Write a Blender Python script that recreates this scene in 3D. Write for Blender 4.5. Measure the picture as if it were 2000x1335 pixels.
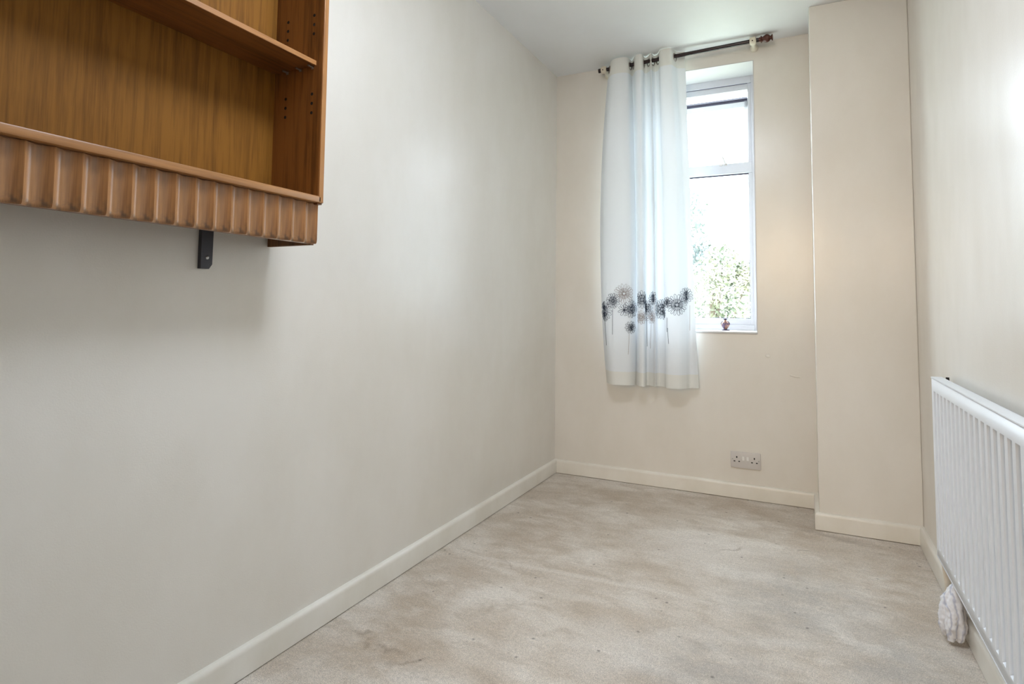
import bpy, bmesh, math, random
from mathutils import Vector, Matrix, noise

for _o in list(bpy.data.objects):
    bpy.data.objects.remove(_o)
scene = bpy.context.scene
COL = scene.collection
R = math.radians

# ------------------------------------------------------------------ room size (metres)
D, W1, DD, W2, H = 3.3564, 1.3947, 0.3029, 1.7837, 2.40     # far wall y, column left x, column depth, right wall x, ceiling
YB = -1.25                                                   # back wall y (behind the camera)
HS, TS = 0.0773, 0.018                                       # baseboard height / thickness
WX0, WX1, WZ0, WZ1, FY = 0.47, 1.131, 0.858, 2.308, 3.5667   # window opening, and the inner face of its frame
DX0, DX1, DZ1 = 0.62, 1.44, 2.03                             # doorway behind the camera

# ------------------------------------------------------------------ camera
FPX, YAW, PIT, ROL, CY = 1162.84, 0.4568, 0.0623, 0.0102, 525.94
CAM = Vector((1.3526, 0.0, 0.9774))
cd = bpy.data.cameras.new('camera')
cam = bpy.data.objects.new('camera', cd)
COL.objects.link(cam)
cd.sensor_width = 36.0
cd.lens = FPX / 2000 * 36
cd.shift_y = -(667.5 - CY) / 2000
cd.clip_start = 0.02
cd.clip_end = 200
fw = Vector((-math.sin(YAW) * math.cos(PIT), math.cos(YAW) * math.cos(PIT), math.sin(PIT)))
rt = Vector((math.cos(YAW), math.sin(YAW), 0))
up = rt.cross(fw)
rt2 = math.cos(ROL) * rt + math.sin(ROL) * up
up2 = -math.sin(ROL) * rt + math.cos(ROL) * up
cam.matrix_world = Matrix(((rt2.x, up2.x, -fw.x, CAM.x), (rt2.y, up2.y, -fw.y, CAM.y), (rt2.z, up2.z, -fw.z, CAM.z), (0, 0, 0, 1)))
scene.camera = cam

# ------------------------------------------------------------------ sky and exposure
world = bpy.data.worlds.new('overcast_sky')
scene.world = world
world.use_nodes = True
wn = world.node_tree.nodes
wn['Background'].inputs[0].default_value = (0.78, 0.88, 1.0, 1)
wn['Background'].inputs[1].default_value = 7.5
scene.view_settings.view_transform = 'Standard'
scene.view_settings.look = 'None'
scene.view_settings.gamma = 1.0
scene.view_settings.use_curve_mapping = False
scene.view_settings.exposure = 1.29


def portal(name, loc, rot, sx, sy):
    l = bpy.data.lights.new(name, 'AREA')
    l.shape = 'RECTANGLE'
    l.size, l.size_y = sx, sy
    l.cycles.is_portal = True
    o = bpy.data.objects.new(name, l)
    COL.objects.link(o)
    o.location = loc
    o.rotation_euler = rot


# sampling guide for the sky light that comes in through the window (it emits nothing itself)
portal('window_portal', ((WX0 + WX1) / 2, FY + 0.075, (WZ0 + WZ1) / 2), (R(-90), 0, 0), WX1 - WX0, WZ1 - WZ0)

# unseen warm spot added in the hallway to tint the far wall and column
hl = bpy.data.lights.new('added_warm_spot', 'SPOT')
hl.energy = 100
hl.color = (1.0, 0.74, 0.47)
hl.spot_size = R(46)
hl.spot_blend = 0.8
hl.shadow_soft_size = 0.40
hlo = bpy.data.objects.new('added_warm_spot', hl)
COL.objects.link(hlo)
hlo.location = (1.02, YB - 1.75, 1.75)
hlo.rotation_euler = (Vector((1.0, 3.3, 1.1)) - Vector(hlo.location)).to_track_quat('-Z', 'Y').to_euler()


# ------------------------------------------------------------------ helpers
def tag(o, label=None, cat=None, group=None, kind=None):
    if label: o['label'] = label
    if cat: o['category'] = cat
    if group: o['group'] = group
    if kind: o['kind'] = kind
    return o


def empty(name, loc=(0, 0, 0), rot=(0, 0, 0)):
    o = bpy.data.objects.new(name, None)
    COL.objects.link(o)
    o.location = loc
    o.rotation_euler = rot
    o.empty_display_size = 0.05
    return o


def link_mesh(name, me, parent=None):
    o = bpy.data.objects.new(name, me)
    COL.objects.link(o)
    if parent is not None:
        o.parent = parent
    return o


class MB:
    """collects shapes; build() links them as one mesh object"""

    def __init__(self):
        self.bm = bmesh.new()

    def box(self, x0, x1, y0, y1, z0, z1, bev=0.0, seg=2):
        m = Matrix.Translation(((x0 + x1) / 2, (y0 + y1) / 2, (z0 + z1) / 2)) @ Matrix.Diagonal((abs(x1 - x0), abs(y1 - y0), abs(z1 - z0), 1))
        r = bmesh.ops.create_cube(self.bm, size=1, matrix=m)
        if bev > 0:
            es = list({e for v in r['verts'] for e in v.link_edges})
            bmesh.ops.bevel(self.bm, geom=es, offset=bev, segments=seg, affect='EDGES', profile=0.5)
        return self

    def tube(self, pts, r, n=12, caps=True):
        pts = [Vector(p) for p in pts]
        rr = r if isinstance(r, (list, tuple)) else [r] * len(pts)
        rings = []
        prev = None
        for i, p in enumerate(pts):
            a = pts[max(i - 1, 0)]
            b = pts[min(i + 1, len(pts) - 1)]
            t = (b - a).normalized()
            if prev is None:
                u = t.orthogonal().normalized()
            else:
                u = (prev - t * prev.dot(t))
                u = u.normalized() if u.length > 1e-6 else t.orthogonal().normalized()
            prev = u
            w = t.cross(u)
            rings.append([self.bm.verts.new(p + (u * math.cos(2 * math.pi * k / n) + w * math.sin(2 * math.pi * k / n)) * rr[i]) for k in range(n)])
        for a, b in zip(rings, rings[1:]):
            for k in range(n):
                self.bm.faces.new((a[k], a[(k + 1) % n], b[(k + 1) % n], b[k]))
        if caps:
            self.bm.faces.new(rings[0][::-1])
            self.bm.faces.new(rings[-1])
        return self

    def lathe(self, prof, origin, axis='z', n=24):
        """prof: list of (radius, height along the axis)"""
        ax = Vector(axis) if not isinstance(axis, str) else {'x': Vector((1, 0, 0)), 'y': Vector((0, 1, 0)), 'z': Vector((0, 0, 1))}[axis]
        ax = ax.normalized()
        u = ax.orthogonal().normalized()
        w = ax.cross(u)
        o = Vector(origin)
        rings = []
        for r, h in prof:
            r = max(r, 1e-5)
            rings.append([self.bm.verts.new(o + ax * h + (u * math.cos(2 * math.pi * k / n) + w * math.sin(2 * math.pi * k / n)) * r) for k in range(n)])
        for a, b in zip(rings, rings[1:]):
            for k in range(n):
                self.bm.faces.new((a[k], a[(k + 1) % n], b[(k + 1) % n], b[k]))
        self.bm.faces.new(rings[0][::-1])
        self.bm.faces.new(rings[-1])
        return self

    def torus(self, c, axis, R0, r, n=28, m=8):
        ax = Vector(axis).normalized()
        u = ax.orthogonal().normalized()
        w = ax.cross(u)
        c = Vector(c)
        rings = []
        for i in range(n):
            a = 2 * math.pi * i / n
            d = u * math.cos(a) + w * math.sin(a)
            rings.append([self.bm.verts.new(c + d * (R0 + r * math.cos(2 * math.pi * k / m)) + ax * r * math.sin(2 * math.pi * k / m)) for k in range(m)])
        for i in range(n):
            a, b = rings[i], rings[(i + 1) % n]
            for k in range(m):
                self.bm.faces.new((a[k], b[k], b[(k + 1) % m], a[(k + 1) % m]))
        return self

    def prism(self, poly, axis, a, b):
        """extrude a 2-D outline: axis 'x' -> outline is (y,z); 'y' -> (x,z); 'z' -> (x,y)"""
        def P(q, t):
            return {'x': (t, q[0], q[1]), 'y': (q[0], t, q[1]), 'z': (q[0], q[1], t)}[axis]
        A = [self.bm.verts.new(P(q, a)) for q in poly]
        B = [self.bm.verts.new(P(q, b)) for q in poly]
        n = len(poly)
        for k in range(n):
            self.bm.faces.new((A[k], A[(k + 1) % n], B[(k + 1) % n], B[k]))
        self.bm.faces.new(A[::-1])
        self.bm.faces.new(B)
        return self

    def mesh(self, name, mat, smooth=None):
        bmesh.ops.recalc_face_normals(self.bm, faces=self.bm.faces[:])
        me = bpy.data.meshes.new(name)
        self.bm.to_mesh(me)
        self.bm.free()
        if mat is not None:
            me.materials.append(mat)
        if smooth is not None:
            for p in me.polygons:
                p.use_smooth = True
            try:
                me.set_sharp_from_angle(angle=R(smooth))
            except Exception:
                pass
        return me

    def build(self, name, mat, parent=None, smooth=None):
        return link_mesh(name, self.mesh(name, mat, smooth), parent)


# ------------------------------------------------------------------ materials
def new_mat(name):
    m = bpy.data.materials.new(name)
    m.use_nodes = True
    nt = m.node_tree
    return m, nt, nt.nodes['Principled BSDF']


def N(nt, t, **kw):
    n = nt.nodes.new(t)
    for k, v in kw.items():
        setattr(n, k, v)
    return n


def simple(name, col, rough=0.5, metal=0.0, spec=0.5, bump=0.0, bscale=200.0, var=0.0):
    m, nt, b = new_mat(name)
    b.inputs['Base Color'].default_value = (*col, 1)
    b.inputs['Roughness'].default_value = rough
    b.inputs['Metallic'].default_value = metal
    b.inputs['Specular IOR Level'].default_value = spec
    if bump or var:
        tc = N(nt, 'ShaderNodeTexCoord')
        no = N(nt, 'ShaderNodeTexNoise')
        no.inputs['Scale'].default_value = bscale
        no.inputs['Detail'].default_value = 4
        nt.links.new(tc.outputs['Object'], no.inputs['Vector'])
        if bump:
            bp = N(nt, 'ShaderNodeBump')
            bp.inputs['Strength'].default_value = bump
            bp.inputs['Distance'].default_value = 0.002
            nt.links.new(no.outputs['Fac'], bp.inputs['Height'])
            nt.links.new(bp.outputs['Normal'], b.inputs['Normal'])
        if var:
            mx = N(nt, 'ShaderNodeMix', data_type='RGBA')
            mx.inputs[6].default_value = (*[c * (1 - var) for c in col], 1)
            mx.inputs[7].default_value = (*[min(1, c * (1 + var)) for c in col], 1)
            nt.links.new(no.outputs['Fac'], mx.inputs[0])
            nt.links.new(mx.outputs[2], b.inputs['Base Color'])
    return m


def paint(name, col, rough, wav=0.25, stain=0.05, grain=0.12):
    """brushed wall paint: fine roller texture, gently wavy plaster, faint scuffs"""
    m, nt, b = new_mat(name)
    L = nt.links.new
    tc = N(nt, 'ShaderNodeTexCoord')
    n1 = N(nt, 'ShaderNodeTexNoise'); n1.inputs['Scale'].default_value = 2.2; n1.inputs['Detail'].default_value = 3
    n2 = N(nt, 'ShaderNodeTexNoise'); n2.inputs['Scale'].default_value = 260; n2.inputs['Detail'].default_value = 3
    n3 = N(nt, 'ShaderNodeTexNoise'); n3.inputs['Scale'].default_value = 3.4; n3.inputs['Detail'].default_value = 5; n3.inputs['Roughness'].default_value = 0.6
    mp = N(nt, 'ShaderNodeMapping'); mp.inputs['Scale'].default_value = (1, 1, 0.55)
    L(tc.outputs['Object'], mp.inputs['Vector'])
    L(mp.outputs['Vector'], n1.inputs['Vector']); L(mp.outputs['Vector'], n3.inputs['Vector'])
    L(tc.outputs['Object'], n2.inputs['Vector'])
    b1 = N(nt, 'ShaderNodeBump'); b1.inputs['Strength'].default_value = wav; b1.inputs['Distance'].default_value = 0.05
    b2 = N(nt, 'ShaderNodeBump'); b2.inputs['Strength'].default_value = grain; b2.inputs['Distance'].default_value = 0.002
    L(n1.outputs['Fac'], b1.inputs['Height']); L(n2.outputs['Fac'], b2.inputs['Height'])
    L(b1.outputs['Normal'], b2.inputs['Normal']); L(b2.outputs['Normal'], b.inputs['Normal'])
    rp = N(nt, 'ShaderNodeValToRGB')
    rp.color_ramp.elements[0].position = 0.35; rp.color_ramp.elements[1].position = 0.62
    rp.color_ramp.elements[0].color = (*[c * (1 - stain * k) for c, k in zip(col, (1.0, 1.15, 1.5))], 1)
    rp.color_ramp.elements[1].color = (*col, 1)
    L(n3.outputs['Fac'], rp.inputs['Fac'])
    L(rp.outputs['Color'], b.inputs['Base Color'])
    b.inputs['Roughness'].default_value = rough
    return m


def wood(name, axis, dark, light, rough=0.42, scale=1.0, coat=0.15, smudge=0.0):
    """stained oak with the grain along axis 0/1/2"""
    m, nt, b = new_mat(name)
    L = nt.links.new
    tc = N(nt, 'ShaderNodeTexCoord')
    s = [60.0 * scale] * 3; s[axis] = 2.6 * scale
    mp = N(nt, 'ShaderNodeMapping'); mp.inputs['Scale'].default_value = s
    L(tc.outputs['Object'], mp.inputs['Vector'])
    n1 = N(nt, 'ShaderNodeTexNoise'); n1.inputs['Scale'].default_value = 1.0; n1.inputs['Detail'].default_value = 6; n1.inputs['Distortion'].default_value = 0.7
    L(mp.outputs['Vector'], n1.inputs['Vector'])
    s2 = [330.0] * 3; s2[axis] = 14.0
    mp2 = N(nt, 'ShaderNodeMapping'); mp2.inputs['Scale'].default_value = s2
    L(tc.outputs['Object'], mp2.inputs['Vector'])
    n2 = N(nt, 'ShaderNodeTexNoise'); n2.inputs['Scale'].default_value = 1.0; n2.inputs['Detail'].default_value = 3
    L(mp2.outputs['Vector'], n2.inputs['Vector'])
    n3 = N(nt, 'ShaderNodeTexNoise'); n3.inputs['Scale'].default_value = 7.0; n3.inputs['Detail'].default_value = 3
    L(tc.outputs['Object'], n3.inputs['Vector'])
    a = N(nt, 'ShaderNodeMath', operation='MULTIPLY_ADD'); a.inputs[1].default_value = 0.45
    L(n2.outputs['Fac'], a.inputs[0]); L(n1.outputs['Fac'], a.inputs[2])
    a2 = N(nt, 'ShaderNodeMath', operation='MULTIPLY_ADD'); a2.inputs[1].default_value = 0.35
    L(n3.outputs['Fac'], a2.inputs[0]); L(a.outputs[0], a2.inputs[2])
    rp = N(nt, 'ShaderNodeValToRGB')
    rp.color_ramp.elements[0].position = 0.62; rp.color_ramp.elements[1].position = 1.0
    rp.color_ramp.elements[0].color = (*dark, 1); rp.color_ramp.elements[1].color = (*light, 1)
    L(a2.outputs[0], rp.inputs['Fac'])
    out = rp.outputs['Color']
    if smudge:
        sx = N(nt, 'ShaderNodeSeparateXYZ'); L(tc.outputs['Object'], sx.inputs[0])
        mr = N(nt, 'ShaderNodeMapRange'); mr.inputs[1].default_value = 0.03; mr.inputs[2].default_value = 0.005
        L(sx.outputs['Z'], mr.inputs[0])
        n4 = N(nt, 'ShaderNodeTexNoise'); n4.inputs['Scale'].default_value = 60; L(tc.outputs['Object'], n4.inputs['Vector'])
        r4 = N(nt, 'ShaderNodeMapRange'); r4.inputs[1].default_value = 0.5; r4.inputs[2].default_value = 0.68
        L(n4.outputs['Fac'], r4.inputs[0])
        mu = N(nt, 'ShaderNodeMath', operation='MULTIPLY'); L(mr.outputs[0], mu.inputs[0]); L(r4.outputs[0], mu.inputs[1])
        mu2 = N(nt, 'ShaderNodeMath', operation='MULTIPLY'); mu2.inputs[1].default_value = smudge; L(mu.outputs[0], mu2.inputs[0])
        mx = N(nt, 'ShaderNodeMix', data_type='RGBA'); L(mu2.outputs[0], mx.inputs[0]); L(out, mx.inputs[6])
        mx.inputs[7].default_value = (0.03, 0.025, 0.02, 1)
        out = mx.outputs[2]
    L(out, b.inputs['Base Color'])
    bp = N(nt, 'ShaderNodeBump'); bp.inputs['Strength'].default_value = 0.12; bp.inputs['Distance'].default_value = 0.001
    L(n2.outputs['Fac'], bp.inputs['Height']); L(bp.outputs['Normal'], b.inputs['Normal'])
    b.inputs['Roughness'].default_value = rough
    b.inputs['Coat Weight'].default_value = coat
    b.inputs['Coat Roughness'].default_value = 0.30
    return m


def carpet_mat():
    """flattened cut-pile carpet in greige with brown traffic stains, grey soiling, a pale crease and dark crumbs"""
    m, nt, b = new_mat('worn_carpet')
    L = nt.links.new
    tc = N(nt, 'ShaderNodeTexCoord')
    P = tc.outputs['Object']

    def nz(scale, detail=4, rough=0.55, vec=None, dist=0.0):
        n = N(nt, 'ShaderNodeTexNoise')
        n.inputs['Scale'].default_value = scale; n.inputs['Detail'].default_value = detail
        n.inputs['Roughness'].default_value = rough; n.inputs['Distortion'].default_value = dist
        L(vec or P, n.inputs['Vector'])
        return n.outputs['Fac']

    def rng(v, a, c, lo=0.0, hi=1.0):
        r = N(nt, 'ShaderNodeMapRange')
        r.inputs[1].default_value = a; r.inputs[2].default_value = c; r.inputs[3].default_value = lo; r.inputs[4].default_value = hi
        L(v, r.inputs[0])
        return r.outputs[0]

    def mth(op, a, c):
        n = N(nt, 'ShaderNodeMath', operation=op)
        for i, v in enumerate((a, c)):
            if isinstance(v, (int, float)): n.inputs[i].default_value = v
            else: L(v, n.inputs[i])
        return n.outputs[0]

    def mix(f, a, c):
        n = N(nt, 'ShaderNodeMix', data_type='RGBA')
        L(f, n.inputs[0])
        for i, v in ((6, a), (7, c)):
            if isinstance(v, tuple): n.inputs[i].default_value = (*v, 1)
            else: L(v, n.inputs[i])
        return n.outputs[2]

    # wobbly coordinates so blotches get ragged outlines
    wob = N(nt, 'ShaderNodeTexNoise'); wob.inputs['Scale'].default_value = 5; wob.inputs['Detail'].default_value = 4
    L(P, wob.inputs['Vector'])
    vm = N(nt, 'ShaderNodeVectorMath', operation='MULTIPLY_ADD')
    L(wob.outputs['Color'], vm.inputs[0]); vm.inputs[1].default_value = (0.3, 0.3, 0); L(P, vm.inputs[2])
    off = N(nt, 'ShaderNodeVectorMath', operation='SUBTRACT'); L(vm.outputs[0], off.inputs[0]); off.inputs[1].default_value = (0.15, 0.15, 0)
    Q = off.outputs[0]

    def blob(x, y, rx, ry, rot=0.0):
        mp = N(nt, 'ShaderNodeMapping', vector_type='TEXTURE')
        mp.inputs['Location'].default_value = (x, y, 0); mp.inputs['Rotation'].default_value = (0, 0, rot); mp.inputs['Scale'].default_value = (rx, ry, 1)
        L(Q, mp.inputs['Vector'])
        ln = N(nt, 'ShaderNodeVectorMath', operation='LENGTH'); L(mp.outputs[0], ln.inputs[0])
        return rng(ln.outputs['Value'], 1.0, 0.25)

    brushed = N(nt, 'ShaderNodeMapping'); brushed.inputs['Rotation'].default_value = (0, 0, R(35)); brushed.inputs['Scale'].default_value = (1.0, 1.7, 1)
    L(P, brushed.inputs['Vector'])
    base = mix(rng(nz(3.0, 5, 0.6, brushed.outputs[0], 0.6), 0.34, 0.62), (0.65, 0.56, 0.465), (0.83, 0.765, 0.69))
    base = mix(mth('MULTIPLY', rng(nz(7.5, 5, 0.62, brushed.outputs[0], 0.5), 0.47, 0.72), 0.62), base, (0.50, 0.415, 0.325))
    # brown traffic along the left wall and in the far part
    for a in ((0.25, 1.42, 0.26, 0.2, 0), (0.2, 1.75, 0.14, 0.5, 0), (0.3, 2.45, 0.32, 0.6, 0), (0.45, 3.05, 0.45, 0.22, 0),
              (1.05, 3.18, 0.5, 0.2, 0), (0.75, 2.5, 0.22, 0.4, 0.7), (1.3, 2.95, 0.22, 0.2, 0), (1.66, 2.55, 0.12, 0.55, 0)):
        base = mix(mth('MULTIPLY', mth('MULTIPLY', blob(*a), 0.75), rng(nz(11, 5, 0.65, brushed.outputs[0], 0.3), 0.36, 0.66, 0.3, 1.0)), base, (0.52, 0.415, 0.31))
    # grey soiling in the middle
    for a in ((1.1, 1.72, 0.35, 0.26, 0.4), (1.3, 2.3, 0.3, 0.42, 0), (1.6, 1.9, 0.2, 0.45, 0)):
        base = mix(mth('MULTIPLY', mth('MULTIPLY', blob(*a), 0.75), rng(nz(13, 5, 0.65), 0.38, 0.6, 0.3, 1.0)), base, (0.53, 0.49, 0.445))
    # pale rubbed areas
    for a in ((0.85, 1.75, 0.2, 0.18, 0), (0.95, 2.55, 0.35, 0.3, 0), (0.6, 1.35, 0.3, 0.12, 0)):
        base = mix(mth('MULTIPLY', blob(*a), 0.5), base, (0.86, 0.81, 0.755))
    # dark scuffs trodden in near the left wall and by the column
    for a in ((0.255, 1.43, 0.045, 0.016, 0.3), (0.20, 1.40, 0.03, 0.014, -0.4), (0.14, 1.43, 0.02, 0.016, 0), (0.33, 1.40, 0.06, 0.012, 0.5),
              (1.05, 2.62, 0.05, 0.012, 0.6), (1.34, 2.75, 0.03, 0.012, 0.2), (0.30, 2.05, 0.09, 0.010, -0.2), (1.45, 3.0, 0.16, 0.05, 0.0)):
        base = mix(mth('MULTIPLY', blob(*a), 0.45), base, (0.30, 0.225, 0.16))
    # the pressed crease that crosses the floor
    sx = N(nt, 'ShaderNodeSeparateXYZ')
    cr = N(nt, 'ShaderNodeMapping', vector_type='TEXTURE')
    cr.inputs['Location'].default_value = (0.115, 2.10, 0); cr.inputs['Rotation'].default_value = (0, 0, math.atan2(0.045, 0.75))
    L(P, cr.inputs['Vector']); L(cr.outputs[0], sx.inputs[0])
    line = rng(mth('ABSOLUTE', mth('ADD', sx.outputs['Y'], mth('MULTIPLY', nz(9, 2), 0.02)), 0.0), 0.022, 0.008)
    line = mth('MULTIPLY', line, mth('MULTIPLY', rng(sx.outputs['X'], 0.0, 0.1), rng(sx.outputs['X'], 0.95, 0.7)))
    base = mix(mth('MULTIPLY', line, 0.45), base, (0.87, 0.81, 0.74))
    # pile grain
    grain = rng(nz(330, 2, 0.7), 0.28, 0.74, 0.62, 1.32)
    g2 = rng(nz(95, 3, 0.7), 0.3, 0.7, 0.86, 1.12)
    gm = N(nt, 'ShaderNodeVectorMath', operation='SCALE'); L(base, gm.inputs[0]); L(mth('MULTIPLY', grain, g2), gm.inputs['Scale'])
    base = gm.outputs[0]
    # crumbs and flecks
    vo = N(nt, 'ShaderNodeTexVoronoi'); vo.inputs['Scale'].default_value = 26; vo.inputs['Randomness'].default_value = 1.0
    L(P, vo.inputs['Vector'])
    sc = N(nt, 'ShaderNodeSeparateColor'); L(vo.outputs['Color'], sc.inputs[0])
    crumb = mth('MULTIPLY', rng(vo.outputs['Distance'], 0.17, 0.07), mth('GREATER_THAN', sc.outputs[0], 0.86))
    base = mix(mth('MULTIPLY', crumb, 0.6), base, (0.09, 0.07, 0.055))
    L(base, b.inputs['Base Color'])
    b.inputs['Roughness'].default_value = 0.95
    b.inputs['Specular IOR Level'].default_value = 0.1
    b.inputs['Sheen Weight'].default_value = 0.15
    bp = N(nt, 'ShaderNodeBump'); bp.inputs['Strength'].default_value = 0.55; bp.inputs['Distance'].default_value = 0.006
    hsum = mth('ADD', nz(330, 2, 0.7), mth('MULTIPLY', nz(38, 3), 0.9))
    hsum = mth('ADD', hsum, mth('MULTIPLY', line, 0.6))
    L(hsum, bp.inputs['Height']); L(bp.outputs['Normal'], b.inputs['Normal'])
    return m


def glass_mat():
    m = bpy.data.materials.new('window_glass')
    m.use_nodes = True
    nt = m.node_tree
    nt.nodes.clear()
    o = N(nt, 'ShaderNodeOutputMaterial')
    t = N(nt, 'ShaderNodeBsdfTransparent'); t.inputs[0].default_value = (0.97, 0.99, 0.98, 1)
    g = N(nt, 'ShaderNodeBsdfGlossy'); g.inputs['Roughness'].default_value = 0.02
    mx = N(nt, 'ShaderNodeMixShader'); mx.inputs[0].default_value = 0.05
    nt.links.new(t.outputs[0], mx.inputs[1]); nt.links.new(g.outputs[0], mx.inputs[2]); nt.links.new(mx.outputs[0], o.inputs[0])
    return m


def cloth_mat(name, col, trans, sheer):
    """thin voile: diffuse + translucent + a little see-through between the threads"""
    m = bpy.data.materials.new(name)
    m.use_nodes = True
    nt = m.node_tree
    nt.nodes.clear()
    L = nt.links.new
    o = N(nt, 'ShaderNodeOutputMaterial')
    d = N(nt, 'ShaderNodeBsdfDiffuse'); d.inputs[0].default_value = (*col, 1)
    t = N(nt, 'ShaderNodeBsdfTranslucent'); t.inputs[0].default_value = (*col, 1)
    tr = N(nt, 'ShaderNodeBsdfTransparent')
    m1 = N(nt, 'ShaderNodeMixShader'); m1.inputs[0].default_value = trans
    m2 = N(nt, 'ShaderNodeMixShader'); m2.inputs[0].default_value = sheer
    tc = N(nt, 'ShaderNodeTexCoord')
    mp = N(nt, 'ShaderNodeMapping'); mp.inputs['Scale'].default_value = (500, 500, 60)
    n1 = N(nt, 'ShaderNodeTexNoise'); n1.inputs['Scale'].default_value = 1; n1.inputs['Detail'].default_value = 2
    bp = N(nt, 'ShaderNodeBump'); bp.inputs['Strength'].default_value = 0.2; bp.inputs['Distance'].default_value = 0.001
    L(tc.outputs['Object'], mp.inputs[0]); L(mp.outputs[0], n1.inputs['Vector']); L(n1.outputs['Fac'], bp.inputs['Height'])
    L(bp.outputs[0], d.inputs['Normal'])
    L(d.outputs[0], m1.inputs[1]); L(t.outputs[0], m1.inputs[2])
    L(m1.outputs[0], m2.inputs[1]); L(tr.outputs[0], m2.inputs[2]); L(m2.outputs[0], o.inputs[0])
    return m


CREAM = (0.82, 0.785, 0.725)
M = {}
M['wall'] = paint('cream_wall_paint', CREAM, 0.25, 0.14, 0.05)
M['ceiling'] = paint('white_ceiling_paint', (0.90, 0.91, 0.92), 0.5, 0.2, 0.02)
M['trim'] = paint('cream_gloss_paint', (0.86, 0.83, 0.765), 0.3, 0.1, 0.1, 0.05)
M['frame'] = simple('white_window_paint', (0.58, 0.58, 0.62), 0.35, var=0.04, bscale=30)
M['reveal'] = simple('white_sill_paint', (0.62, 0.61, 0.60), 0.4, var=0.03, bscale=20)
M['gasket'] = simple('dark_gasket', (0.05, 0.045, 0.08), 0.6, bump=0.1)
M['glass'] = glass_mat()
M['carpet'] = carpet_mat()
M['oak_y'] = wood('oak_grain_along', 1, (0.085, 0.03, 0.007), (0.26, 0.105, 0.027))
M['oak_z'] = wood('oak_grain_upright', 2, (0.075, 0.026, 0.006), (0.24, 0.096, 0.023))
M['oak_back'] = wood('oak_veneer_back', 2, (0.15, 0.058, 0.008), (0.275, 0.117, 0.016), 0.62, 1.1, 0.0)
M['oak_edge'] = wood('oak_pale_edge', 1, (0.22, 0.09, 0.025), (0.42, 0.195, 0.065), 0.4)
M['oak_edge_z'] = wood('oak_pale_edge_upright', 2, (0.22, 0.09, 0.025), (0.42, 0.195, 0.065), 0.4)
M['oak_flute'] = wood('oak_fluted', 2, (0.17, 0.066, 0.018), (0.43, 0.20, 0.066), 0.38, 0.6, 0.7, smudge=0.6)
M['oak_back'].node_tree.nodes['Principled BSDF'].inputs['Specular IOR Level'].default_value = 0.2
M['hole'] = simple('drilled_hole', (0.012, 0.008, 0.006), 0.9, var=0.1)
M['steel'] = simple('dull_steel', (0.45, 0.45, 0.44), 0.35, 0.9, bump=0.05)
M['bracket'] = simple('grey_black_painted_steel', (0.055, 0.055, 0.066), 0.45, 0.2, bump=0.2, bscale=300)
M['rad'] = simple('white_radiator_enamel', (0.80, 0.83, 0.87), 0.3, bump=0.02)
M['pipe'] = simple('cream_painted_pipe', (0.78, 0.70, 0.58), 0.4, bump=0.3, bscale=90, var=0.08)
M['copper'] = simple('tarnished_copper', (0.45, 0.24, 0.13), 0.5, 0.6, bump=0.2)
M['pole'] = simple('dark_pole', (0.022, 0.012, 0.014), 0.25, 0.1, bump=0.05)
M['finial'] = simple('red_brown_turned_wood', (0.085, 0.024, 0.016), 0.25, bump=0.08)
M['cup'] = simple('cream_pole_bracket', (0.74, 0.68, 0.55), 0.4, bump=0.2, bscale=120, var=0.06)
M['ring'] = simple('brushed_eyelet_metal', (0.42, 0.38, 0.35), 0.3, 0.9, bump=0.05)
M['voile'] = cloth_mat('white_voile', (0.82, 0.86, 0.90), 0.11, 0.0)
M['band'] = cloth_mat('doubled_voile', (0.80, 0.81, 0.78), 0.06, 0.0)
M['thread'] = simple('slate_blue_thread', (0.03, 0.045, 0.08), 0.7, bump=0.2)
M['thread_pale'] = simple('pale_beige_thread', (0.42, 0.37, 0.36), 0.7, bump=0.2)
M['plastic'] = simple('off_white_plastic', (0.66, 0.63, 0.61), 0.35, bump=0.02)
M['switch'] = simple('white_switch_plastic', (0.85, 0.85, 0.83), 0.3, bump=0.02)
M['pin'] = simple('pin_hole_black', (0.01, 0.01, 0.01), 0.7, var=0.1)

# ------------------------------------------------------------------ the room shell
WT = 0.12


def struct(name, mb, mat, smooth=None):
    o = mb.build(name, mat, None, smooth)
    o['kind'] = 'structure'
    return o


struct('floor', MB().box(-WT, W2 + WT, YB - WT, D + 0.28, -0.10, 0.0), M['carpet'])
struct('ceiling', MB().box(-WT, W2 + WT, YB - WT, D + 0.28, H, H + 0.1), M['ceiling'])
struct('wall_left', MB().box(-WT, 0, YB - WT, D + 0.28, 0, H), M['wall'])
struct('wall_right', MB().box(W2, W2 + WT, YB - WT, D + 0.28, 0, H), M['wall'])
struct('wall_column', MB().box(W1, W2, D - DD, D, 0, H, 0.004), M['wall'])
YE = D + 0.28
wf = struct('wall_far', MB().box(0, WX0, D, YE, 0, H).box(WX1, W2, D, YE, 0, H).box(WX0, WX1, D, YE, 0, WZ0).box(WX0, WX1, D, YE, WZ1, H), M['wall'])
struct('wall_back', MB().box(0, DX0, YB - WT, YB, 0, H).box(DX1, W2, YB - WT, YB, 0, H).box(DX0, DX1, YB - WT, YB, DZ1, H), M['wall'])
# doorway behind the camera
d1 = tag(empty('door_1', ((DX0 + DX1) / 2, YB, 0)), kind='structure')
for sx in (-1, 1):
    w = (DX1 - DX0) / 2
    MB().box(sx * (w - 0.012), sx * (w + 0.06), -WT - 0.005, 0.016, 0, DZ1 + 0.06, 0.003).build('door_jamb', M['trim'], d1)
MB().box(-w - 0.06, w + 0.06, -WT - 0.005, 0.018, DZ1 - 0.012, DZ1 + 0.07, 0.003).build('door_head', M['trim'], d1)

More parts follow.
